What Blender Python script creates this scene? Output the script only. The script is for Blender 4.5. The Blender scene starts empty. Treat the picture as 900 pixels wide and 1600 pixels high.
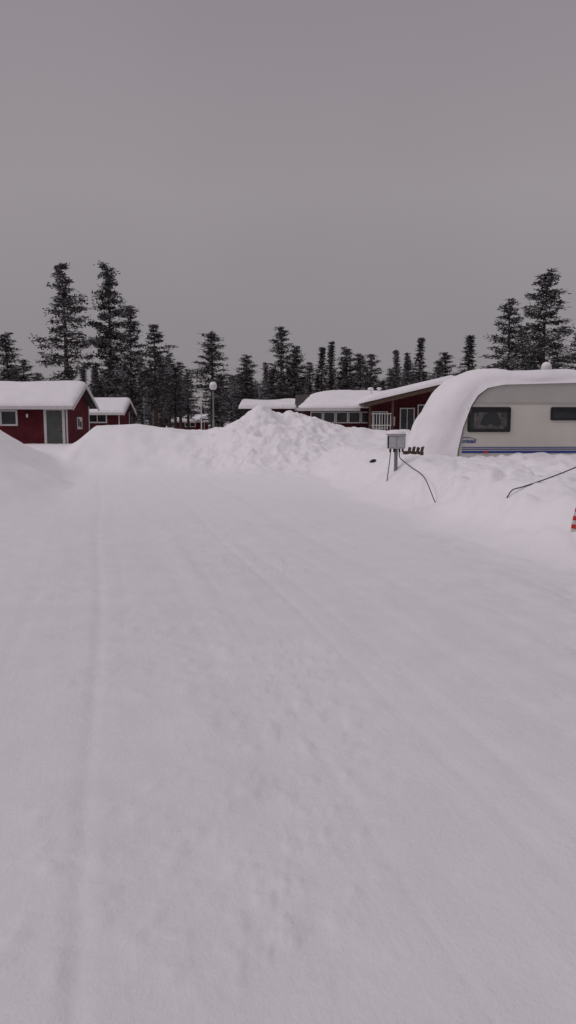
import bpy, bmesh, math, random
import numpy as np
from mathutils import Vector
S=bpy.context.scene
S.view_settings.view_transform='Standard'; S.view_settings.look='None'; S.view_settings.exposure=0
COL=S.collection
# ------------------------------------------------------------ materials
def nmat(name,col,rough=0.7,metal=0.0,var=0.0,vscale=3.0,bump=0.0,bscale=20.0,spec=0.3,coat=0.0,bdist=0.02):
    m=bpy.data.materials.new(name); m.use_nodes=True
    nt=m.node_tree; b=nt.nodes['Principled BSDF']
    b.inputs['Base Color'].default_value=(*col,1); b.inputs['Roughness'].default_value=rough
    b.inputs['Metallic'].default_value=metal; b.inputs['Specular IOR Level'].default_value=spec
    b.inputs['Coat Weight'].default_value=coat
    tc=nt.nodes.new('ShaderNodeTexCoord')
    if var>0:
        n=nt.nodes.new('ShaderNodeTexNoise'); n.inputs['Scale'].default_value=vscale; n.inputs['Detail'].default_value=5
        nt.links.new(tc.outputs['Object'],n.inputs['Vector'])
        r=nt.nodes.new('ShaderNodeValToRGB'); r.color_ramp.elements[0].position=.3; r.color_ramp.elements[1].position=.7
        r.color_ramp.elements[0].color=(*[c*(1-var) for c in col],1); r.color_ramp.elements[1].color=(*[min(1,c*(1+var)) for c in col],1)
        nt.links.new(n.outputs['Fac'],r.inputs['Fac']); nt.links.new(r.outputs['Color'],b.inputs['Base Color'])
    if bump>0:
        n2=nt.nodes.new('ShaderNodeTexNoise'); n2.inputs['Scale'].default_value=bscale; n2.inputs['Detail'].default_value=6
        nt.links.new(tc.outputs['Object'],n2.inputs['Vector'])
        bp=nt.nodes.new('ShaderNodeBump'); bp.inputs['Strength'].default_value=bump; bp.inputs['Distance'].default_value=bdist
        nt.links.new(n2.outputs['Fac'],bp.inputs['Height']); nt.links.new(bp.outputs['Normal'],b.inputs['Normal'])
    return m

def board_mat(name,col,axis='X',freq=8.0):
    m=nmat(name,col,0.85,var=.3,vscale=2.5,spec=.15)
    nt=m.node_tree; b=nt.nodes['Principled BSDF']
    tc=[n for n in nt.nodes if n.type=='TEX_COORD'][0]
    w=nt.nodes.new('ShaderNodeTexWave'); w.wave_type='BANDS'; w.bands_direction=axis; w.wave_profile='SAW'
    w.inputs['Scale'].default_value=freq/6.283*1.0; 
    nt.links.new(tc.outputs['Object'],w.inputs['Vector'])
    bp=nt.nodes.new('ShaderNodeBump'); bp.inputs['Strength'].default_value=.8; bp.inputs['Distance'].default_value=.03
    nt.links.new(w.outputs['Fac'],bp.inputs['Height']); nt.links.new(bp.outputs['Normal'],b.inputs['Normal'])
    return m

def ground_mat():
    m=bpy.data.materials.new('ploughed_snow'); m.use_nodes=True
    nt=m.node_tree; b=nt.nodes['Principled BSDF']; L=nt.links.new
    b.inputs['Roughness'].default_value=.6; b.inputs['Specular IOR Level'].default_value=.3
    tc=nt.nodes.new('ShaderNodeTexCoord')
    def noise(scale,detail,vec=None,rough=.5):
        n=nt.nodes.new('ShaderNodeTexNoise'); n.inputs['Scale'].default_value=scale; n.inputs['Detail'].default_value=detail
        n.inputs['Roughness'].default_value=rough
        L(vec if vec else tc.outputs['Object'],n.inputs['Vector']); return n
    mp=nt.nodes.new('ShaderNodeMapping'); mp.vector_type='TEXTURE'
    mp.inputs['Rotation'].default_value=(0,0,math.atan(.25)); mp.inputs['Scale'].default_value=(1,16,1)
    L(tc.outputs['Object'],mp.inputs['Vector'])
    st=noise(2.6,5,mp.outputs['Vector'],.6)
    big=noise(.35,4); mid=noise(2.5,6); fine=noise(28,6,rough=.7)
    mix=nt.nodes.new('ShaderNodeMath'); mix.operation='MULTIPLY_ADD'; L(st.outputs['Fac'],mix.inputs[0]); mix.inputs[1].default_value=1.0; L(big.outputs['Fac'],mix.inputs[2])
    mix2=nt.nodes.new('ShaderNodeMath'); mix2.operation='ADD'; L(mix.outputs[0],mix2.inputs[0]); L(mid.outputs['Fac'],mix2.inputs[1])
    mr=nt.nodes.new('ShaderNodeMapRange'); mr.inputs['From Min'].default_value=1.1; mr.inputs['From Max'].default_value=1.9
    L(mix2.outputs[0],mr.inputs['Value'])
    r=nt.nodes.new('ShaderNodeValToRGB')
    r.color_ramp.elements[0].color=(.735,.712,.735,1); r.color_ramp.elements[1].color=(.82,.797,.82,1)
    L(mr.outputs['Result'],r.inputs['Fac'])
    at=nt.nodes.new('ShaderNodeAttribute'); at.attribute_name='loose_vignette'
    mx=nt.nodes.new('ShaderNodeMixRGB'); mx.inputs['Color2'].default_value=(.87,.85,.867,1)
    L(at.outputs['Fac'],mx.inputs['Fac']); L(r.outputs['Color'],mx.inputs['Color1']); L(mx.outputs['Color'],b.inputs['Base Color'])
    def bump(h,strength,dist,prev=None):
        bp=nt.nodes.new('ShaderNodeBump'); bp.inputs['Strength'].default_value=strength; bp.inputs['Distance'].default_value=dist
        L(h.outputs['Fac'],bp.inputs['Height'])
        if prev: L(prev.outputs['Normal'],bp.inputs['Normal'])
        return bp
    b1=bump(st,.22,.05); b2=bump(mid,.32,.05,b1); b3=bump(fine,.65,.010,b2)
    L(b3.outputs['Normal'],b.inputs['Normal'])
    return m

M={}
M['ground']=ground_mat()
M['snow']=nmat('fresh_snow',(.84,.82,.837),.75,var=.04,vscale=1.5,bump=.5,bscale=3.5,spec=.2,bdist=.06)
M['red']=board_mat('red_boards',(.085,.013,.018),'X',40)
M['redh']=board_mat('red_boards_h',(.065,.013,.017),'Z',40)
M['white']=nmat('white_painted_wood',(.52,.5,.5),.6,var=.08,vscale=5)
M['glass']=nmat('dark_window_glass',(.02,.022,.025),.12,var=.5,vscale=1.5,spec=.5)
M['door']=nmat('grey_green_door',(.07,.075,.072),.5,var=.15,vscale=4)
M['roof']=nmat('dark_roof_felt',(.05,.04,.04),.85,var=.2)
M['brown']=nmat('brown_wood',(.085,.055,.042),.8,var=.35,vscale=9,bump=.4,bscale=25)
M['metal']=nmat('grey_metal',(.22,.22,.23),.45,metal=.5,var=.1)
M['dark']=nmat('black_rubber',(.015,.015,.016),.6,var=.3,vscale=8)
M['body']=nmat('caravan_cream_paint',(.56,.54,.49),.35,var=.07,vscale=1.2,coat=.2)
M['upper']=nmat('caravan_grey_upper_panel',(.43,.42,.40),.4,var=.06,vscale=1.5)
M['trim']=nmat('aluminium_trim',(.4,.385,.35),.4,metal=.3,var=.1)
M['blue']=nmat('blue_stripe',(.03,.055,.25),.4,var=.1)
M['curtain']=nmat('grey_curtain',(.085,.08,.08),.9,var=.7,vscale=9)
M['boxg']=nmat('light_grey_enamel',(.42,.42,.43),.5,var=.12,vscale=8)
M['globe']=nmat('frosted_globe',(.6,.6,.6),.35,var=.05)
M['redp']=nmat('red_plastic',(.5,.02,.02),.4,var=.1)
M['bark']=nmat('pine_bark',(.085,.062,.05),.95,var=.4,vscale=6,bump=.6,bscale=14)
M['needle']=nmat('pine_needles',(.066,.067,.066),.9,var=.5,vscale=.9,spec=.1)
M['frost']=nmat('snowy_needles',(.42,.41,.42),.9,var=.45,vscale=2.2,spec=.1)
M['needle_haze']=nmat('hazed_far_needles',(.15,.147,.152),.9,var=.3,vscale=.9,spec=.1)  # far needles and their snow: aerial haze painted into the colours
M['frost_haze']=nmat('hazed_far_snow',(.38,.37,.38),.9,var=.3,vscale=2.2,spec=.1)
M['ochre']=nmat('ochre_wall',(.35,.27,.17),.8,var=.1)

# ------------------------------------------------------------ mesh helpers
def box(x0,x1,y0,y1,z0,z1):
    v=[(x0,y0,z0),(x1,y0,z0),(x1,y1,z0),(x0,y1,z0),(x0,y0,z1),(x1,y0,z1),(x1,y1,z1),(x0,y1,z1)]
    return v,[(0,3,2,1),(4,5,6,7),(0,1,5,4),(1,2,6,5),(2,3,7,6),(3,0,4,7)]
def prism(prof,a,b,axis='x'):
    n=len(prof)
    f=(lambda p,t:(t,p[0],p[1])) if axis=='x' else (lambda p,t:(p[0],t,p[1]))
    v=[f(p,a) for p in prof]+[f(p,b) for p in prof]
    return v,[tuple(range(n)),tuple(range(2*n-1,n-1,-1))]+[(i,i+n,(i+1)%n+n,(i+1)%n) for i in range(n)]
def join(*ps):
    V=[];F=[]
    for v,f in ps:
        o=len(V); V+=list(v); F+=[tuple(i+o for i in q) for q in f]
    return V,F
def tube(pts,rad,n=8,cap=True):
    if not hasattr(rad,'__len__'): rad=[rad]*len(pts)
    V=[];F=[]; P=[Vector(p) for p in pts]
    for i,p in enumerate(P):
        d=(P[min(i+1,len(P)-1)]-P[max(i-1,0)]).normalized()
        a=d.cross(Vector((0,0,1)) if abs(d.z)<.9 else Vector((1,0,0))).normalized(); b=d.cross(a)
        for k in range(n):
            t=2*math.pi*k/n; V.append(tuple(p+(a*math.cos(t)+b*math.sin(t))*rad[i]))
    for i in range(len(P)-1):
        for k in range(n): F.append((i*n+k,i*n+(k+1)%n,(i+1)*n+(k+1)%n,(i+1)*n+k))
    if cap: F.append(tuple(range(n))[::-1]); F.append(tuple((len(P)-1)*n+k for k in range(n)))
    return V,F
def ball(c,r,sz=1.0,n=16,m=10,zmin=-1.0):
    V=[];F=[]
    for i in range(m+1):
        ph=-math.pi/2+math.pi*i/m; z=max(math.sin(ph),zmin)
        for k in range(n):
            t=2*math.pi*k/n; V.append((c[0]+r*math.cos(ph)*math.cos(t),c[1]+r*math.cos(ph)*math.sin(t),c[2]+r*sz*z))
    for i in range(m):
        for k in range(n): F.append((i*n+k,i*n+(k+1)%n,(i+1)*n+(k+1)%n,(i+1)*n+k))
    return V,F
def link(name,me,parent=None,loc=(0,0,0)):
    o=bpy.data.objects.new(name,me); COL.objects.link(o); o.location=loc
    if parent: o.parent=parent
    return o
def mkmesh(name,vf,mats,O=(0,0,0),smooth=False,fix=True):
    V,F=vf; V=[(a-O[0],b-O[1],c-O[2]) for a,b,c in V]
    me=bpy.data.meshes.new(name); me.from_pydata(V,[],F)
    if fix:
        bm=bmesh.new(); bm.from_mesh(me); bmesh.ops.remove_doubles(bm,verts=bm.verts,dist=1e-5)
        bmesh.ops.recalc_face_normals(bm,faces=bm.faces); bm.to_mesh(me); bm.free()
    for m in (mats if isinstance(mats,(list,tuple)) else [mats]): me.materials.append(m)
    if smooth: me.polygons.foreach_set('use_smooth',[True]*len(me.polygons))
    return me
class Thing:
    def __init__(s,name,origin,label,category,group=None,local=False):
        s.e=bpy.data.objects.new(name,None); COL.objects.link(s.e); s.e.location=origin; s.e.empty_display_size=.3
        s.O=(0,0,0) if local else origin
        s.e['label']=label; s.e['category']=category
        if group: s.e['group']=group
    def part(s,name,vf,mat,parent=None,bevel=0,seg=2,smooth=False,label=None):
        o=link(name,mkmesh(name,vf,mat,s.O,smooth),parent or s.e)
        if bevel:
            b=o.modifiers.new('bevel','BEVEL'); b.width=bevel; b.segments=seg; b.limit_method='ANGLE'
        if label: o['label']=label
        return o

# ------------------------------------------------------------ terrain height
def vn(x,y,s=0):
    xi=np.floor(x); yi=np.floor(y); fx=x-xi; fy=y-yi
    fx=fx*fx*fx*(fx*(fx*6-15)+10); fy=fy*fy*fy*(fy*(fy*6-15)+10)
    def h(a,b):
        t=np.sin(a*127.1+b*311.7+s*74.7)*43758.5453; return t-np.floor(t)
    return (h(xi,yi)*(1-fx)+h(xi+1,yi)*fx)*(1-fy)+(h(xi,yi+1)*(1-fx)+h(xi+1,yi+1)*fx)*fy
def fbm(x,y,o=4,s=0):
    r=0;a=.5
    for i in range(o):
        r=r+a*(vn(x,y,s+i*3)-.5); x,y=(x*1.62+y*1.21+5.1),(y*1.62-x*1.21+1.7); a*=.5
    return r
def ss(t): t=np.clip(t,0,1); return t*t*(3-2*t)
def smax(a,b,k=.25):
    h=np.clip(.5+.5*(a-b)/k,0,1); return b*(1-h)+a*h+k*h*(1-h)
def height(x,y,want_bank=False):
    x=np.asarray(x,float); y=np.asarray(y,float)
    wob=fbm(x*.5,y*.5,3,11)
    xf=np.interp(y,[-20,4.5,6,7.2,8.1,10.3,14,16,18,22,26],[60,16,7,3.9,2.85,2.2,1.6,1.25,1.1,.9,.6])+wob*.9
    amp=np.interp(y,[8,12,16.5],[.58,.78,.97])
    right=(amp+.3*fbm(x*.35,y*.35,2,5))*ss((x-xf)/1.7)*(1-ss((y-30)/4)*.3)
    A=np.interp(x,[-30,-9.6,-8.7,-7.7,-6.1,-5.2,-3.1,-1,1.8,3.9,6.5,30],[.7,.75,.85,1.68,1.74,1.6,1.42,1.5,1.6,1.5,1.4,1.1])
    back=A*ss((y-23.5-wob*2)/6.5)
    plate=.7+0*y
    back=np.where(y>30, plate+(back-plate)*(1-ss((y-30)/4)), back)
    lx=(-.7-.25*y)-x+wob*.5
    left=1.75*np.clip(lx/3.1,0,1)**1.2
    left=left*(.06+.94*ss((y-11)/11))
    left=left*(1-ss((y-25)/4))+.7*ss((y-25)/4)*(lx>0)
    h=smax(smax(right,back,.2),left,.2)-.1
    h=np.maximum(h,0)
    bank=np.clip(h/.30,0,1)*(1-ss((y-36)/6))
    if want_bank: return bank
    sidew=.25+.75*ss((x+6)/3)
    bil=np.abs(fbm(x*1.2,y*1.2,4,21))
    rt=ss((x-.8)/1.5)*(1-ss((y-22)/6))
    low=1-.6*ss((y-12)/4)
    h=h+bank*sidew*(.42*(.14-bil)+.11*fbm(x*4.5,y*4.5,3,31)*(x>-5)+.14*fbm(x*.9,y*.9,3,41))
    h=h+bank*rt*low*(.34*np.clip(vn(x*2.1+9,y*2.1,33)-.55,0,1)+.60*(.10-np.abs(fbm(x*2.6,y*2.6,4,37)))*ss((vn(x*.55,y*.55,39)-.25)/.3))
    rough=ss((x-1.0)/2)*ss((y-4)/4)*(1-ss((y-20)/5))
    h=h+rough*.08*fbm(x*3.2,y*3.2,4,51)
    c=x+.25*y+.03*np.sin(y*.7)
    flat=1-bank
    for c0,w,d in [(-.1,.035,.014),(.16,.10,.004),(1.72,.045,.007),(2.0,.05,.004),(.75,.12,.004),(3.1,.12,.007),(3.5,.05,.005),(1.1,.04,.003),(2.5,.05,.004),(-.75,.06,.003)]:
        h=h-flat*d*np.exp(-((c-c0)/w)**2)*(.2+1.5*vn(y*.35,c0*9+0*y,3))
    h=h+flat*(.035*fbm(x*.35+y*.09,y*.12,3,61)+.010*fbm(c*2.2,y*.22,3,71))
    h=h+flat*.008*fbm(x*4,y*4,4,81)
    pm=ss((vn(x*.9+3,y*.8,101)-.62)/.2)*.5+ss((x-.35*y+.3)/.6)*ss((y-3)/2)*ss((vn(x*.7,y*.7,103)-.35)/.3)
    h=h+flat*pm*.05*np.maximum(fbm(x*11,y*11,3,107)-.03,0)*2
    h=h+ss((y-40)/20)*.35*fbm(x*.06,y*.06,3,91)
    return h
def H(x,y): return float(height(np.array([x]),np.array([y]))[0])

def grid_mesh(name,X,Y,Z,mat,loose_vignette):
    r,c=X.shape
    co=np.stack([X,Y,Z],-1).reshape(-1,3).astype(np.float32)
    i=np.arange(r*c).reshape(r,c)
    q=np.stack([i[:-1,:-1],i[:-1,1:],i[1:,1:],i[1:,:-1]],-1).reshape(-1,4).astype(np.int32)
    me=bpy.data.meshes.new(name); me.vertices.add(len(co)); me.vertices.foreach_set('co',co.ravel())
    me.loops.add(q.size); me.loops.foreach_set('vertex_index',q.ravel())
    me.polygons.add(len(q)); me.polygons.foreach_set('loop_start',np.arange(0,q.size,4,dtype=np.int32))
    me.polygons.foreach_set('loop_total',np.full(len(q),4,dtype=np.int32))
    me.polygons.foreach_set('use_smooth',np.ones(len(q),dtype=bool))
    me.update(calc_edges=True); me.materials.append(mat)
    a=me.attributes.new('loose_vignette','FLOAT','POINT'); a.data.foreach_set('value',loose_vignette.ravel().astype(np.float32))
    return me
rows=np.concatenate([np.linspace(-12,0.9,24),np.exp(np.linspace(math.log(1.0),math.log(700),760))])
u=np.linspace(-1,1,760); t=np.sign(u)*np.abs(u)**1.5
Wd=14+.9*np.maximum(rows,0)
X=Wd[:,None]*t[None,:]; Y=np.repeat(rows[:,None],len(u),1)
bk=height(X,Y,True); lo=np.maximum(bk,ss((Y-6)/18))  # loose banks paler; lane also painted darker near the camera, imitating lens vignetting
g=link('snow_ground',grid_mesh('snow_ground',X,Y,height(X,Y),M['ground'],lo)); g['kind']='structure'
g['label']='wide ploughed snow-covered ground with faint wheel tracks and banks'

def pile(x,y):
    a=np.exp(-np.abs((x+.45+.6*fbm(x*.6,y*.6,2,3))/1.95)**2.7)
    b=np.where(y<28.5,np.exp(-((28.5-y)/3.3)**2),np.exp(-((y-28.5)/2.2)**2))
    m=a*b
    return m*(.93+.8*fbm(x*.8,y*.9,3,7))+.7*np.clip(m*3,0,1)*(.09-np.abs(fbm(x*1.2,y*1.2,4,17)))-.03
px=np.linspace(-5.5,4.8,260); py=np.linspace(20.5,34,300); PX,PY=np.meshgrid(px,py)
pz=height(PX,PY)+pile(PX,PY)
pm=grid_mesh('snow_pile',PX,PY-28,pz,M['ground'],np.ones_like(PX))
bm=bmesh.new(); bm.from_mesh(pm); bm.verts.ensure_lookup_table()
mk=(np.exp(-np.abs((PX+.45)/2.3)**4)*np.exp(-((PY-28.3)/4)**2)).ravel()
bad=[bm.verts[i] for i in range(len(mk)) if mk[i]<.05]
bmesh.ops.delete(bm,geom=bad,context='VERTS'); bm.to_mesh(pm); bm.free()
o=link('snow_pile',pm,loc=(0,28,0)); o['label']='big lumpy pile of ploughed snow beside the road end'; o['category']='snow pile'

# ------------------------------------------------------------ cabins
def window(T,x0,x1,y,z0,z1,mull=1,fw=.09,parent=None):
    w=T.part('window',box(x0,x1,y-.03,y+.02,z0,z1),M['glass'],parent)
    fr=[box(x0-fw,x0,y-.06,y+.02,z0-fw,z1+fw),box(x1,x1+fw,y-.06,y+.02,z0-fw,z1+fw),
        box(x0,x1,y-.058,y+.02,z1,z1+fw),box(x0,x1,y-.058,y+.02,z0-fw,z0)]
    for i in range(mull):
        c=x0+(x1-x0)*(i+1)/(mull+1); fr.append(box(c-.025,c+.025,y-.05,y+.02,z0,z1))
    T.part('frame',join(*fr),M['white'],w,bevel=.006)
def chev(D,h,rise,o,t0,t1):
    s=rise/(D/2)
    return [(-o,h-o*s+t0),(D/2,h+rise+t0),(D+o,h-o*s+t0),(D+o,h-o*s+t1),(D/2,h+rise+t1),(-o,h-o*s+t1)]
def snowcap(a,b,D,h,rise,o,th,seed=0,ov=.02):
    s=rise/(D/2); n=60; nl=max(24,int((b-a)*8))
    V=[];F=[]
    ys=D/2-np.cos(np.linspace(0,math.pi,n))*(D/2+o+ov)
    xs=(a+b)/2-np.cos(np.linspace(0,math.pi,nl+1))*((b-a)/2+ov)
    for i in range(nl+1):
        x=xs[i]; e=(max(0,1-abs((x-(a+b)/2)/((b-a)/2+ov))**30))**.5
        for j in range(n):
            q=abs((ys[j]-D/2)/(D/2+o+ov)); e2=(max(0,1-q**18))**.5
            base=h+rise-abs(ys[j]-D/2)*s+.08
            base-=max(0,.35-abs(ys[j]-D/2))*s*.35
            k=th*(.9+.5*float(fbm(np.array(x*.8+seed),np.array(ys[j]*.8),2,seed)))
            V.append((x,ys[j],base+k*e*e2))
    for i in range(nl):
        for j in range(n-1): F.append((i*n+j,i*n+j+1,(i+1)*n+j+1,(i+1)*n+j))
    m=len(V)
    for i in range(nl+1):
        for j in range(n): V.append((xs[i],ys[j],h+rise-abs(ys[j]-D/2)*s+.06))
    for i in range(nl):
        for j in range(n-1): F.append((m+i*n+j,m+(i+1)*n+j,m+(i+1)*n+j+1,m+i*n+j+1))
    for i in range(nl):
        for j in (0,n-1): F.append((i*n+j,(i+1)*n+j,m+(i+1)*n+j,m+i*n+j))
    for j in range(n-1):
        for i in (0,nl): F.append((i*n+j,i*n+j+1,m+i*n+j+1,m+i*n+j))
    return V,F
def cabin(name,x0,x1,y0,D,zb,h,rise,label,openings,seed,th=.24,cat='cabin',group=None,wall='red',o=.42):
    T=Thing(name,((x0+x1)/2,y0+D/2,zb),label,cat,group)
    sh=lambda prof:[(p[0]+y0,p[1]) for p in prof]
    T.part('wall',prism(sh([(0,zb-.6),(D,zb-.6),(D,h),(D/2,h+rise),(0,h)]),x0,x1),M[wall])
    R=T.part('roof',prism(sh(chev(D,h,rise,o,.01,.09)),x0-.45,x1+.45),M['roof'])
    V,F=snowcap(x0-.45,x1+.45,D,h,rise,o,th,seed)
    T.part('snow_cover',([(a,b+y0,c) for a,b,c in V],F),M['snow'],R,smooth=True)
    for xe in (x0-.487,x1+.452):
        T.part('bargeboard',prism(sh(chev(D,h,rise,o+.02,-.13,.045)),xe,xe+.035),M['white'],R)
    T.part('eave_board',box(x0-.44,x1+.44,y0-o-.04,y0-o-.005,h-o*rise/(D/2)-.10,h-o*rise/(D/2)+.06),M['white'],R)
    T.part('corner_board',box(x1-.02,x1+.03,y0-.03,y0+.1,zb-.5,h-.02),M['white'])
    T.part('corner_board',box(x1-.02,x1+.03,y0+D-.12,y0+D+.02,zb-.5,h-.02),M['white'])
    for op in openings:
        k=op[0]
        if k=='w': window(T,op[1],op[2],y0,op[3],op[4],op[5])
        if k=='d':
            d=T.part('door',box(op[1],op[2],y0-.04,y0+.03,zb-.3,op[3]),M['door'],bevel=.008)
            T.part('frame',join(box(op[1]-.13,op[1],y0-.06,y0+.02,zb-.3,op[3]+.12),box(op[2],op[2]+.13,y0-.06,y0+.02,zb-.3,op[3]+.12),box(op[1],op[2],y0-.058,y0+.02,op[3],op[3]+.12)),M['white'],d)
            T.part('handle',tube([(op[2]-.1,y0-.05,1.35),(op[2]-.1,y0-.1,1.35),(op[2]-.2,y0-.1,1.35)],.013,6),M['metal'],d)
    return T
T=cabin('cabin',-19,-11.0,37,4.2,.7,2.62,1.0,'dark red wooden cabin with snow roof and grey door',
      [('d',-11.98,-11.2,2.3),('w',-14.2,-13.5,1.62,2.24,0),('w',-16.6,-15.6,1.62,2.24,1)],3,group='red cabins with snowy roofs',o=.38)
nb=T.part('notice_board',box(-11.0,-10.96,38.8,39.7,1.35,1.98),M['white'],label='white notice board with dark papers')
T.part('notice_sheet',box(-10.965,-10.95,38.9,39.15,1.5,1.9),M['dark'],nb)
T.part('notice_sheet',box(-10.965,-10.95,39.25,39.55,1.45,1.75),M['dark'],nb)
T.part('wall_lamp',join(box(-12.95,-12.87,36.87,36.97,1.95,2.12),box(-12.93,-12.89,36.95,37.0,1.98,2.05)),M['globe'])
cabin('cabin',-17.5,-11.8,52,3.4,.7,2.5,.75,'smaller red wooden cabin with snow roof and white framed window',
      [('w',-13.9,-12.7,1.75,2.25,1),('d',-15.6,-14.8,2.2)],9,group='red cabins with snowy roofs')
cabin('cabin',-13.2,-11.3,92,5,1.1,3.0,1.0,'distant small house with snowy roof among pine trunks',[('w',-12.6,-12.0,2,2.6,0)],5,cat='house',wall='ochre')
cabin('cabin',-12.1,-9.0,80,4,.7,1.9,.4,'distant low red shed with snowy roof among the trees',[('w',-11,-10,1.3,1.65,1)],6,cat='shed',th=.25)

# ------------------------------------------------------------ lodge
T=Thing('lodge_building',(5,49,.7),'long low red building with snowy roof, window row and gabled porch','building')
D=9;h=2.62;rise=.85
T.part('wall',prism([(46,.1),(55,.1),(55,h),(50.5,h+rise),(46,h)],1.0,9.5),M['redh'])
T.part('wall',box(-3.2,.95,56.5,62,.1,2.7),M['redh'])
R=T.part('roof',prism([(p[0]+46,p[1]) for p in chev(D,h,rise,.5,.01,.09)],.5,9.8),M['roof'])
V,F=snowcap(.5,9.8,D,h,rise,.5,.38,12)
def hip(V,x0,w):
    out=[]
    for a,b,c in V:
        k=max(0,min(1,(a-x0)/w)); k=math.sin(k*math.pi/2)**.8
        out.append((a,b,2.55+(c-2.55)*(.25+.75*k) if c>2.55 else c))
    return out
T.part('snow_cover',([(a,b+46,c) for a,b,c in hip(V,.45,2.4)],F),M['snow'],R,smooth=True)
R2=T.part('wing_roof',prism([(p[0]+56.5,p[1]) for p in chev(5.5,2.72,.35,.4,.01,.09)],-3.7,1.8),M['roof'],label='lower rear wing roof deep in snow')
V,F=snowcap(-3.7,1.8,5.5,2.72,.35,.4,.45,14); T.part('snow_cover',([(a,b+56.5,c) for a,b,c in V],F),M['snow'],R2,smooth=True)
for i in range(6):
    xa=1.45+i*.78; window(T,xa,xa+.62,46,1.72,2.3,0,.07)
T.part('eave_board',box(.55,4.4,45.46,45.5,2.40,2.58),M['white'])
s=.236
def gp(t0,t1,xl=4.35,xa=9.4,xr=14.45):
    return [(xl,2.72+t0),(xa,2.72+(xa-xl)*s+t0),(xr,2.72+t0),(xr,2.72+t1),(xa,2.72+(xa-xl)*s+t1),(xl,2.72+t1)]
T.part('wall',prism([(4.9,.1),(13.9,.1),(13.9,2.8),(9.4,2.72+5.05*s-.05),(4.9,2.8)],44.6,50,'y'),M['redh'],label='porch gable wall in red boards')
R3=T.part('porch_roof',prism(gp(.0,.12),42.9,50,'y'),M['brown'])
n=40;mm=30;V=[];F=[]
for k in range(2):
    for i in range(n+1):
        x=9.4-5.1*math.cos(math.pi*i/n)
        for j in range(mm+1):
            y=46.5-3.65*math.cos(math.pi*j/mm)
            b=2.72+.11+(5.1-abs(x-9.4))*s
            e=(max(0,1-abs((x-9.4)/5.1)**24))**.5*(max(0,1-abs((y-46.5)/3.65)**20))**.5
            th=.38+.14*float(fbm(np.array(x*.7),np.array(y*.7),2,8))
            V.append((x,y,b+(th*e if k==0 else -.01)))
off=(n+1)*(mm+1)
for i in range(n):
    for j in range(mm):
        q=(i*(mm+1)+j,i*(mm+1)+j+1,(i+1)*(mm+1)+j+1,(i+1)*(mm+1)+j); F.append(q); F.append(tuple(off+a for a in q[::-1]))
for i in range(n):
    for j in (0,mm): F.append((i*(mm+1)+j,(i+1)*(mm+1)+j,off+(i+1)*(mm+1)+j,off+i*(mm+1)+j))
for j in range(mm):
    for i in (0,n): F.append((i*(mm+1)+j,i*(mm+1)+j+1,off+i*(mm+1)+j+1,off+i*(mm+1)+j))
T.part('snow_cover',(V,F),M['snow'],R3,smooth=True)
T.part('fascia',prism(gp(-.16,.02),42.86,42.895,'y'),M['brown'],R3)
for x in (4.75,6.05,8.3):
    T.part('post',box(x-.06,x+.06,43.1,43.22,.5,2.75+(x-4.35)*s),M['brown'],bevel=.01)
rail=[box(4.81,5.99,43.13,43.18,1.5,1.57),box(4.81,5.99,43.13,43.18,2.18,2.24)]+[box(4.95+i*.16,4.99+i*.16,43.135,43.175,1.0,2.2) for i in range(7)]
T.part('railing',join(*rail),M['white'])
window(T,6.75,7.5,44.6,1.1,2.5,1,.07); window(T,7.8,9.0,44.6,1.1,2.7,1,.07)
T.part('notice_board',box(6.15,6.4,44.54,44.6,1.5,2.05),M['white'])
window(T,5.1,5.9,44.6,1.4,2.3,1,.07)
for (vx,vy,vz,vr) in ((5.3,48,3.82,.2),(5.9,48.5,3.86,.16)):
    T.part('roof_vent',join(tube([(vx,vy,3.2),(vx,vy,vz)],vr*.5,10),ball((vx,vy,vz+.02),vr,.5)),M['snow'],R,smooth=True)

# ------------------------------------------------------------ caravan
T=Thing('caravan',(4.1,18,0),'cream caravan with blue stripes, half buried under thick snow','caravan',local=True)
T.e.rotation_euler=(0,0,math.radians(3))
prof=[(-.02,.45),(0,1.0),(.12,1.6),(.31,2.12),(.46,2.36),(.7,2.54),(1.1,2.62),(2.9,2.67),(5.6,2.67),(6.2,2.6),(6.45,2.35),(6.6,1.4),(6.6,.45)]
W=2.2
T.part('body',prism(prof,0,W,'y'),M['body'],bevel=.035,seg=3)
up=[(.345,2.17),(.47,2.35),(.71,2.515),(1.1,2.59),(2.9,2.635),(5.6,2.635),(6.18,2.57),(6.4,2.35),(6.42,2.17)]
T.part('upper_panel',prism(up,-.006,.02,'y'),M['upper'])
T.part('belt_rail',box(.32,6.45,-.018,.01,2.145,2.17),M['trim'],bevel=.004)
rl=[(x,-.012,z) for x,z in [(.03,.6),(.045,1.0),(.16,1.6),(.345,2.12),(.49,2.33),(.72,2.5),(1.1,2.6),(2.9,2.65),(5.6,2.65)]]
T.part('edge_trim',tube(rl,.02,8),M['trim'],smooth=True)
T.part('lower_skirt',box(.04,6.55,-.012,.01,.5,.86),M['upper'])
for za,zb_ in ((1.09,1.108),(1.045,1.065),(.96,1.015)):
    T.part('stripe',box(.12,6.5,-.011,.01,za,zb_),M['blue'])
def rrect(x0,x1,z0,z1,r,n=5):
    P=[]
    for cx,cz,a in ((x1-r,z1-r,0),(x0+r,z1-r,90),(x0+r,z0+r,180),(x1-r,z0+r,270)):
        for i in range(n+1):
            t=math.radians(a+90*i/n); P.append((cx+r*math.cos(t),cz+r*math.sin(t)))
    return P
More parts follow.
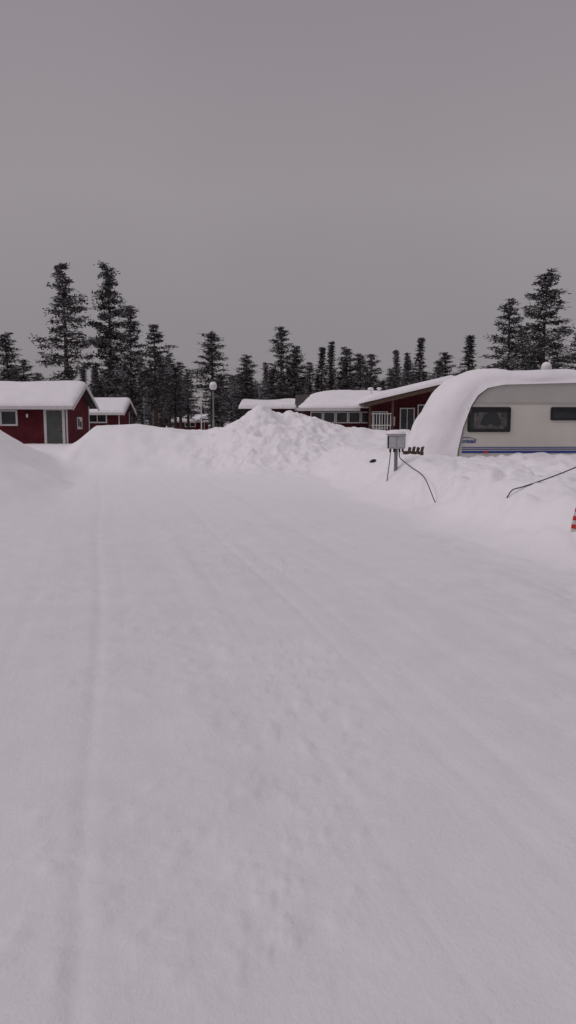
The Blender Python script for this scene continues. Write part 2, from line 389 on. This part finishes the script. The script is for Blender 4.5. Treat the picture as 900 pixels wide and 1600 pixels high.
def cwin(x0,x1,z0,z1,curt=True):
    w=T.part('window',prism(rrect(x0+.05,x1-.05,z0+.05,z1-.05,.05),-.022,.01,'y'),M['glass'])
    o=rrect(x0,x1,z0,z1,.04); i=rrect(x0+.05,x1-.05,z0+.05,z1-.05,.03); n=len(o)
    V=[(a,-.034,b) for a,b in o]+[(a,-.034,b) for a,b in i]+[(a,.01,b) for a,b in o]+[(a,.01,b) for a,b in i]
    F=[]
    for k in range(n):
        k2=(k+1)%n; F+=[(k,k2,n+k2,n+k),(k,2*n+k,2*n+k2,k2),(n+k,n+k2,3*n+k2,3*n+k)]
    T.part('frame',(V,F),M['dark'],w)
    T.part('vent_rail',box(x0+.04,x1-.04,-.05,-.036,z1-.1,z1-.07),M['dark'],w)
    if curt:
        for sgn in (-1,1):
            V=[];N=12
            xe=x0+.15 if sgn<0 else x1-.1
            for k in range(N+1):
                t=k/N; zz=z1-.13-(z1-z0-.22)*t
                wd=(.34-.5*t+.35*t*t)*(1.0 if sgn<0 else .8)
                V+=[(xe,-.026,zz),(xe-sgn*wd*.5,-.031,zz),(xe-sgn*wd,-.027,zz)]
            F=[]
            for k in range(N): F+=[(3*k,3*k+1,3*k+4,3*k+3),(3*k+1,3*k+2,3*k+5,3*k+4)]
            T.part('curtain',(V,F),M['curtain'],w)
        V=[]
        for k in range(17): V+=[(x0+.2+k*(x1-x0-.34)/16,-.025-.003*(k%2),z0+.08),(x0+.2+k*(x1-x0-.34)/16,-.025-.003*(k%2),z0+.17+.015*math.sin(k))]
        T.part('curtain',(V,[(2*k,2*k+2,2*k+3,2*k+1) for k in range(16)]),M['curtain'],w)
cwin(.24,1.29,1.47,2.07); cwin(2.28,3.3,1.75,2.07,False); cwin(4.3,5.3,1.47,2.07)
T.part('side_marker',prism(rrect(.66,.76,.96,1.01,.015),-.03,.0,'y'),M['redp'])
T.part('service_hatch',prism(rrect(2.95,3.25,1.2,1.5,.03),-.012,.0,'y'),M['body'])
cu=bpy.data.curves.new('logo','FONT'); cu.body='cristall'; cu.size=.13; cu.shear=.35; cu.extrude=.002; cu.offset=.003
to=bpy.data.objects.new('t',cu); COL.objects.link(to); bpy.context.view_layer.update()
me=bpy.data.meshes.new_from_object(to.evaluated_get(bpy.context.evaluated_depsgraph_get())); bpy.data.objects.remove(to)
me.materials.clear(); me.materials.append(M['blue'])
lo_=link('lettering',me,T.e,(.1,-.008,1.21)); lo_.rotation_euler=(math.pi/2,0,0)
T.part('logo_mark',tube([(.09,-.006,1.27),(.14,-.008,1.335),(.3,-.008,1.34),(.44,-.006,1.3)],[.004,.01,.008,.003],6),M['blue'])
pp=np.array(prof[:10]); 
seg=np.r_[0,np.cumsum(np.hypot(*np.diff(pp,axis=0).T))]
ns=110; sv=np.linspace(0,seg[-1],ns); bx=np.interp(sv,seg,pp[:,0]); bz=np.interp(sv,seg,pp[:,1])
tx=np.gradient(bx); tz=np.gradient(bz); ln=np.hypot(tx,tz); nx=-tz/ln; nz=tx/ln
for _ in range(6): nx=np.convolve(np.pad(nx,1,'edge'),[.25,.5,.25],'valid'); nz=np.convolve(np.pad(nz,1,'edge'),[.25,.5,.25],'valid')
th=np.interp(sv,[0,.55,1.2,1.8,2.3,3,7,seg[-1]-.15,seg[-1]],[.90,.86,.78,.64,.46,.34,.36,.3,.0])
nw=44; V=[];F=[]
for i in range(ns):
    for j in range(nw):
        a=math.pi*j/(nw-1); w=W/2-(W/2)*math.cos(a); q=abs(2*w/W-1)
        e=(max(0,1-q**5))**.42
        k=th[i]*(1+.6*float(fbm(np.array(sv[i]*.9),np.array(w*1.1),3,4)))*e
        V.append((bx[i]+nx[i]*k,w+(-.05 if j==0 else 0)+.03*math.sin(sv[i]*3)*(q<.99 and 1 or 0),bz[i]+nz[i]*k-.015*(j in (0,nw-1))))
for i in range(ns-1):
    for j in range(nw-1): F.append((i*nw+j,i*nw+j+1,(i+1)*nw+j+1,(i+1)*nw+j))
T.part('snow_cover',(V,F),M['snow'],smooth=True)

# ------------------------------------------------------------ power box
bxx,byy=2.33,16.0; gz=H(bxx,byy)
T=Thing('electric_hookup_box',(bxx,byy,gz),'grey electric hookup box on a post with snow on top','electric box')
bz0,bz1=1.14,1.47
T.part('post',tube([(bxx,byy,gz-.3),(bxx,byy,bz0+.02)],.04,12),M['metal'],smooth=False)
T.part('housing',join(box(bxx-.19,bxx+.19,byy-.09,byy+.09,bz0,bz1-.04),prism([(byy-.11,bz1-.06),(byy+.1,bz1-.04),(byy+.1,bz1),(byy-.13,bz1-.03)],bxx-.205,bxx+.205)),M['boxg'],bevel=.01)
T.part('lid',box(bxx-.165,bxx-.01,byy-.105,byy-.088,bz0+.03,bz1-.07),M['boxg'],bevel=.006)
T.part('lid',box(bxx+.01,bxx+.165,byy-.105,byy-.088,bz0+.03,bz1-.07),M['boxg'],bevel=.006)
for k in (-.13,-.05,.06,.13): T.part('socket',tube([(bxx+k,byy-.06,bz0+.01),(bxx+k*1.05,byy-.09,bz0-.07)],.022,8),M['dark'])
T.part('hinge',box(bxx-.195,bxx-.17,byy-.1,byy-.085,bz0+.02,bz1-.06),M['dark'])
T.part('snow_cover',ball((bxx,byy,bz1-.01),.21,.42,20,12,-.1),M['snow'],smooth=True)
def cable(pts,label,r=.010):
    P=[Vector(p) for p in pts]; out=[]
    for i in range(len(P)-1):
        a=P[max(i-1,0)];b=P[i];c=P[i+1];d=P[min(i+2,len(P)-1)]
        for k in range(8):
            t=k/8; out.append(.5*((2*b)+(c-a)*t+(2*a-5*b+4*c-d)*t*t+(3*b-a-3*c+d)*t**3))
    out.append(P[-1]); O=tuple(P[-1])
    o=link('power_cable',mkmesh('power_cable',tube([tuple(p) for p in out],r,6),M['dark'],O,True),loc=O)
    o['label']=label;o['category']='cable'; o['group']='black power cables'
def hz(x,y,z): return (x,y,max(z,H(x,y)+.02))
cable([(bxx+.06,byy-.09,1.07),hz(2.38,15.7,.95),hz(2.5,15,.80),hz(2.62,14.2,.65),hz(2.72,13.6,0),(2.75,13.4,H(2.75,13.4)-.05)],'black power cable running from the electric box into the snow')
cable([(bxx-.13,byy-.09,1.07),(2.18,15.9,.85),(2.13,15.9,H(2.13,15.9)-.04)],'short black cable hanging from the electric box into snow')
cpts=[(3.38+.15*k,11.1+.03*k) for k in range(9)]
off_=max(H(x,y)-.05*k for k,(x,y) in enumerate(cpts))+.03
cable([(3.3,11.1,off_-.12)]+[(x,y,off_+.05*k-.02*math.sin(math.pi*k/8)) for k,(x,y) in enumerate(cpts)]+[(5.4,11.6,off_+.5),(6.6,12,H(6.6,12)-.1)],'black power cable rising out of the snowbank',.009)
zz=H(2.95,17.5)
T=Thing('wooden_pallet',(2.95,17.5,zz),'broken brown wooden pallet sticking out of snow beside the caravan','pallet')
for i in range(4):
    x=2.78+i*.1; T.part('slat',prism([(x-.04+.0,zz-.2),(x+.04,zz-.2),(x+.04+.09,zz+.2+.03*(i%2)),(x-.03+.09,zz+.22)],17.45,17.48,'y'),M['brown'],bevel=.004)
T.part('bearer',prism([(2.72,zz+.04),(3.2,zz+.02),(3.2,zz+.1),(2.73,zz+.12)],17.49,17.56,'y'),M['brown'])
T2=mkmesh('boulder',ball((0,0,0),.10,.55,9,6),M['dark'],smooth=True)
for v in T2.vertices: v.co*=1+.5*(random.Random(v.index).random()-.5)
o=link('boulder',T2,loc=(2.2,19,H(2.2,19)+.0)); o['label']='dark stone poking out of the snow slope'; o['category']='stone'
mx,my=3.60,9.2; mz=H(mx,my)
T=Thing('marker_pole',(mx,my,mz),'red and white striped marker pole leaning in the snowbank','marker pole')
pt=lambda k:(mx-.02+.06*k*k,my,mz-.1+(max(.66,mz+.2)-mz+.1)*k)
T.part('pole',tube([pt(k/6) for k in range(7)],.028,12),M['white'],smooth=True)
for a in (.3,.56,.82): T.part('red_band',tube([pt(a),pt(a+.07),pt(a+.13)],.03,12),M['redp'])

# ------------------------------------------------------------ lamps / poles
def lamp(x,y,zt,label):
    z0=H(x,y); T=Thing('street_lamp',(x,y,z0),label,'street lamp','globe street lamps')
    T.part('post',tube([(x,y,z0-.2),(x,y,z0+.8),(x,y,z0+.82),(x,y,zt-.17)],[.05,.05,.033,.03],12),M['metal'])
    T.part('collar',tube([(x,y,zt-.2),(x,y,zt-.13)],[.05,.08],12),M['dark'])
    T.part('globe',ball((x,y,zt),.165,1,20,14),M['globe'],smooth=True)
    T.part('snow_cover',ball((x,y,zt+.07),.15,.85,16,10,-.1),M['snow'],smooth=True)
lamp(-3.2,32,3.23,'globe street lamp on grey post behind the snow pile')
lamp(8.25,24,3.42,'globe street lamp with snow cap behind the caravan')
def pole(x,y,zt,lab,r=.035,mat='brown'):
    z0=H(x,y); T=Thing('wooden_pole',(x,y,z0),lab,'pole')
    T.part('shaft',tube([(x,y,z0-.2),(x,y,zt)],[r,r*.8],8),M[mat]); T.part('crosspiece',box(x-.12,x+.12,y-.02,y+.02,zt-.22,zt-.15),M[mat])
pole(-4.65,40,3.15,'thin pole standing in snow near the trees',mat='white')
pole(-10.6,55,3.6,'slim grey pole beside the small cabin',mat='metal')

# ------------------------------------------------------------ trees
def tree_mesh(seed,kind,n_br,t0,dens=1.0):
    R=random.Random(seed); Hh=10.0
    bend=[R.uniform(-.15,.15) for _ in range(2)]
    ctr=lambda t:(bend[0]*math.sin(t*3)*1.0,bend[1]*math.sin(t*2.4),Hh*t)
    tr=[tube([ctr(i/12) for i in range(13)],[.13*(1-i/12*.88) for i in range(13)],8)]
    V=[];F=[];MI=[]
    ph=R.random()*6
    side=[R.uniform(.65,1.25) for _ in range(8)]
    for b in range(n_br):
        if kind=='pine':
            nwh=max(1,n_br//4); t=t0+(1-t0)*max(0,((b//4)+R.uniform(-.2,.5))/nwh)**.95
        else: t=t0+(1-t0)*((b+R.random()*.8)/n_br)**.92
        t=min(max(t,t0),.995)
        f=(t-t0)/(1-t0)
        az=b*2.4+R.uniform(-.5,.5)
        if kind=='pine':
            pr=(.55+.45*math.sin(min(1,f/.35)*math.pi/2)) if f<.35 else (1-((f-.35)/.65)**1.8*.76)
            pr*=side[int((az+f*4)*1.3)%8]
            pitch=math.radians(R.uniform(-14,14)-4+f*48)
            Ln=max(.22,pr*R.choice([.45,.7,.85,1,1.1,1.25]))
        else:
            pr=1.25*max(.04,(1-f)**1.0)*(.9+.15*math.sin(f*26+ph)); pitch=math.radians(-22+f*60+R.uniform(-8,8))
            Ln=max(.14,pr*R.uniform(.6,1.2))
        c=Vector(ctr(t)); d=Vector((math.cos(az)*math.cos(pitch),math.sin(az)*math.cos(pitch),math.sin(pitch)))
        droop=-.10*Ln if kind=='pine' else -.2*Ln
        mid=c+d*Ln*.5; end=c+d*Ln+Vector((0,0,droop))
        tr.append(tube([tuple(c),tuple(mid),tuple(end)],[.032*(1-f*.6),.018,.006],3,False))
        nc=max(2,int(Ln*5*dens))
        for k in range(nc):
            s=.3+.8*(k+R.random())/nc; s=min(s,1.05)
            lat=Vector((-d.y,d.x,0))*R.gauss(0,.14*s*Ln)
            p=c+d*Ln*s+lat+Vector((0,0,R.gauss(0,.04)+droop*s*s))
            cr=(.225 if kind=='pine' else .17)*R.uniform(.7,1.3)*(.6+.4*min(1,Ln))
            nq=int((21 if kind=='pine' else 15)*dens)
            for q in range(nq):
                o=Vector((R.gauss(0,1),R.gauss(0,1),R.gauss(0,.65)))*cr*.62
                a=(o.normalized()+Vector((R.gauss(0,.5),R.gauss(0,.5),R.gauss(.1,.5)))).normalized(); bb=a.cross(Vector((R.gauss(0,1),R.gauss(0,1),R.gauss(0,1)))).normalized()
                s1=R.uniform(.04,.10); s2=R.uniform(.02,.045)
                m=p+o; i0=len(V)
                V.extend([tuple(m-a*s1-bb*s2),tuple(m+a*s1-bb*s2*.4),tuple(m+a*s1*.9+bb*s2*.4),tuple(m-a*s1+bb*s2)])
                F.append((i0,i0+1,i0+2,i0+3)); MI.append(1 if (R.random()<.20) else 0)
            for q in range(int(R.choice([0,3,6,10])*dens)):
                m=p+Vector((R.gauss(0,cr*.5),R.gauss(0,cr*.5),cr*.5+R.uniform(-.05,.04)))
                s1=R.uniform(.04,.09); an=R.random()*3; a=Vector((math.cos(an),math.sin(an),R.uniform(-.3,.3))); bb=Vector((-math.sin(an),math.cos(an),R.uniform(-.3,.3)))
                i0=len(V); V.extend([tuple(m-a*s1-bb*s1*.5),tuple(m+a*s1-bb*s1*.6),tuple(m+a*s1*.8+bb*s1*.6),tuple(m-a*s1+bb*s1*.5)])
                F.append((i0,i0+1,i0+2,i0+3)); MI.append(1)
    cm=bpy.data.meshes.new('crown'); cm.from_pydata(V,[],F)
    cm.materials.append(M['needle']); cm.materials.append(M['frost'])
    cm.polygons.foreach_set('material_index',MI); cm.update()
    tm=mkmesh('trunk',join(*tr),M['bark'],fix=False)
    return tm,cm
VAR={'p1':tree_mesh(1,'pine',76,.25),'p2':tree_mesh(2,'pine',116,.14,1.1),'p3':tree_mesh(3,'pine',76,.28),
     's1':tree_mesh(4,'spruce',130,.08),'s2':tree_mesh(5,'spruce',110,.12),'p4':tree_mesh(6,'pine',88,.2),'p5':tree_mesh(8,'pine',100,.16)}
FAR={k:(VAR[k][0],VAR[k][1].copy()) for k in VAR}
for k in FAR: FAR[k][1].materials[0]=M['needle_haze']; FAR[k][1].materials[1]=M['frost_haze']
def tree(x,y,top,r,k,rot,far=False,label=None):
    z=H(x,y)-.1; kind='pine_tree' if k[0]=='p' else 'spruce_tree'
    e=bpy.data.objects.new(kind,None); COL.objects.link(e); e.location=(x,y,z)
    e.rotation_euler=(0,0,rot); e.scale=(r,r,(top-z)/10.15)
    e['label']=label or ('snow-dusted pine tree with irregular crown behind the buildings' if k[0]=='p' else 'narrow snow-dusted spruce tree in the tree line')
    e['category']='tree'; e['group']='snowy trees behind the buildings'
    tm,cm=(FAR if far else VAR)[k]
    link('trunk',tm,e); link('crown',cm,e)
TR=[(-22.6,60,8.8,1.45,'p4'),(-24.6,70,7.6,1.2,'p3'),(-17.3,58,13.9,1.65,'p1'),(-14.4,60,14.1,1.35,'p2'),(-13.2,64,11.5,1.2,'p5'),(-11.0,62,9.8,1.2,'p3'),
(-19.2,75,7.3,1.3,'s1'),(-11.2,70,8.1,1.1,'p4'),(-10.7,75,7.8,1.2,'p1'),(-6.05,60,8.9,1.4,'p5'),(-3.7,65,7.5,1.15,'p4'),(-2.4,80,8.1,1.1,'s2'),
(-.46,68,10.3,1.3,'p4'),(.78,70,8.8,1.1,'p2'),(2.05,75,7.8,1.1,'p1'),(3.4,75,9.2,1.3,'s1'),(4.1,70,9.2,1.25,'s2'),(5.45,72,8.9,1.2,'p5'),
(7.0,75,8.5,1.2,'p2'),(7.8,70,8.1,1.1,'p3'),(11.4,80,9.4,1.3,'s1'),(12.9,82,9.3,1.3,'s2'),(12.75,72,9.8,1.35,'s1'),(15.2,72,8.4,1.3,'p4'),(15.9,66,9.3,1.6,'s2'),
(16.2,56,10.7,1.4,'p4'),(17.2,50,11.7,1.55,'p5'),(23.2,60,8.9,1.4,'p3'),(18.6,60,9.3,1.3,'p4'),(-16.4,70,8.2,1.1,'p3'),(-9.9,66,6.6,1.0,'p3'),(-12.3,72,8.6,1.1,'p1'),(20.9,64,8.2,1.4,'p2'),
(-9.6,72,6.9,1.0,'p1'),(-4.6,74,6.6,1.0,'p5'),(-1.5,74,6.9,1.1,'p2'),(6.3,82,8.2,1.3,'s1')]
labs={2:'tall sparse pine tree with tiered branches and bare trunk',3:'tall dense pine tree beside a sparser one',26:'tall full pine tree behind the caravan'}
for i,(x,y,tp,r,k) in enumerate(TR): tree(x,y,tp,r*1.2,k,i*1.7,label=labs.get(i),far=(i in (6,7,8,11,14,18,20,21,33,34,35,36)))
R=random.Random(77)
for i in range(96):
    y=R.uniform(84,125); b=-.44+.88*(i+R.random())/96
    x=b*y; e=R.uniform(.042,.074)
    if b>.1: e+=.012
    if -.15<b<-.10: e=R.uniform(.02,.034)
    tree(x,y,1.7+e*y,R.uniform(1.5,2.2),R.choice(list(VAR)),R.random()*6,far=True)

# ------------------------------------------------------------ world, sun, camera
w=bpy.data.worlds.new('World'); S.world=w; w.use_nodes=True; nt=w.node_tree; L=nt.links.new
bg=nt.nodes['Background']; bg.inputs['Strength'].default_value=1.05
sky=nt.nodes.new('ShaderNodeTexSky'); sky.sky_type='NISHITA'; sky.sun_disc=False
sky.sun_elevation=math.radians(36); sky.sun_rotation=math.radians(250)
tc=nt.nodes.new('ShaderNodeTexCoord'); sp=nt.nodes.new('ShaderNodeSeparateXYZ'); L(tc.outputs['Generated'],sp.inputs[0])
rp=nt.nodes.new('ShaderNodeValToRGB'); L(sp.outputs['Z'],rp.inputs['Fac']); cr=rp.color_ramp
stops=[(0,(.228,.207,.220)),(.12,(.250,.226,.238)),(.28,(.288,.260,.271)),(.46,(.260,.227,.249)),(.62,(.36,.327,.352)),(1,(.56,.515,.551))]
cr.elements[0].position=0; cr.elements[0].color=(*stops[0][1],1); cr.elements[1].position=1; cr.elements[1].color=(*stops[-1][1],1)
for p,c in stops[1:-1]: e=cr.elements.new(p); e.color=(*c,1)
nz=nt.nodes.new('ShaderNodeTexNoise'); nz.inputs['Scale'].default_value=2.2; nz.inputs['Detail'].default_value=3; L(tc.outputs['Generated'],nz.inputs['Vector'])
mr=nt.nodes.new('ShaderNodeMapRange'); mr.inputs['To Min'].default_value=.90; mr.inputs['To Max'].default_value=1.10; L(nz.outputs['Fac'],mr.inputs['Value'])
vm=nt.nodes.new('ShaderNodeVectorMath'); vm.operation='SCALE'; L(rp.outputs['Color'],vm.inputs[0]); L(mr.outputs['Result'],vm.inputs['Scale'])
sc=nt.nodes.new('ShaderNodeVectorMath'); sc.operation='SCALE'; sc.inputs['Scale'].default_value=.004; L(sky.outputs['Color'],sc.inputs[0])
ad=nt.nodes.new('ShaderNodeVectorMath'); ad.operation='ADD'; L(vm.outputs[0],ad.inputs[0]); L(sc.outputs[0],ad.inputs[1]); L(ad.outputs[0],bg.inputs['Color'])
sl=bpy.data.lights.new('sun','SUN'); sl.energy=.68; sl.angle=math.radians(22); sl.color=(1,.955,.965)
so=bpy.data.objects.new('sun',sl); COL.objects.link(so); so.rotation_euler=(math.radians(54),0,math.radians(-70))
cam=bpy.data.cameras.new('camera'); cam.sensor_fit='VERTICAL'; cam.sensor_height=36; cam.lens=26; cam.clip_end=2000
co=bpy.data.objects.new('camera',cam); COL.objects.link(co); co.location=(0,0,1.7); co.rotation_euler=(math.radians(90-6.9),0,0); S.camera=co
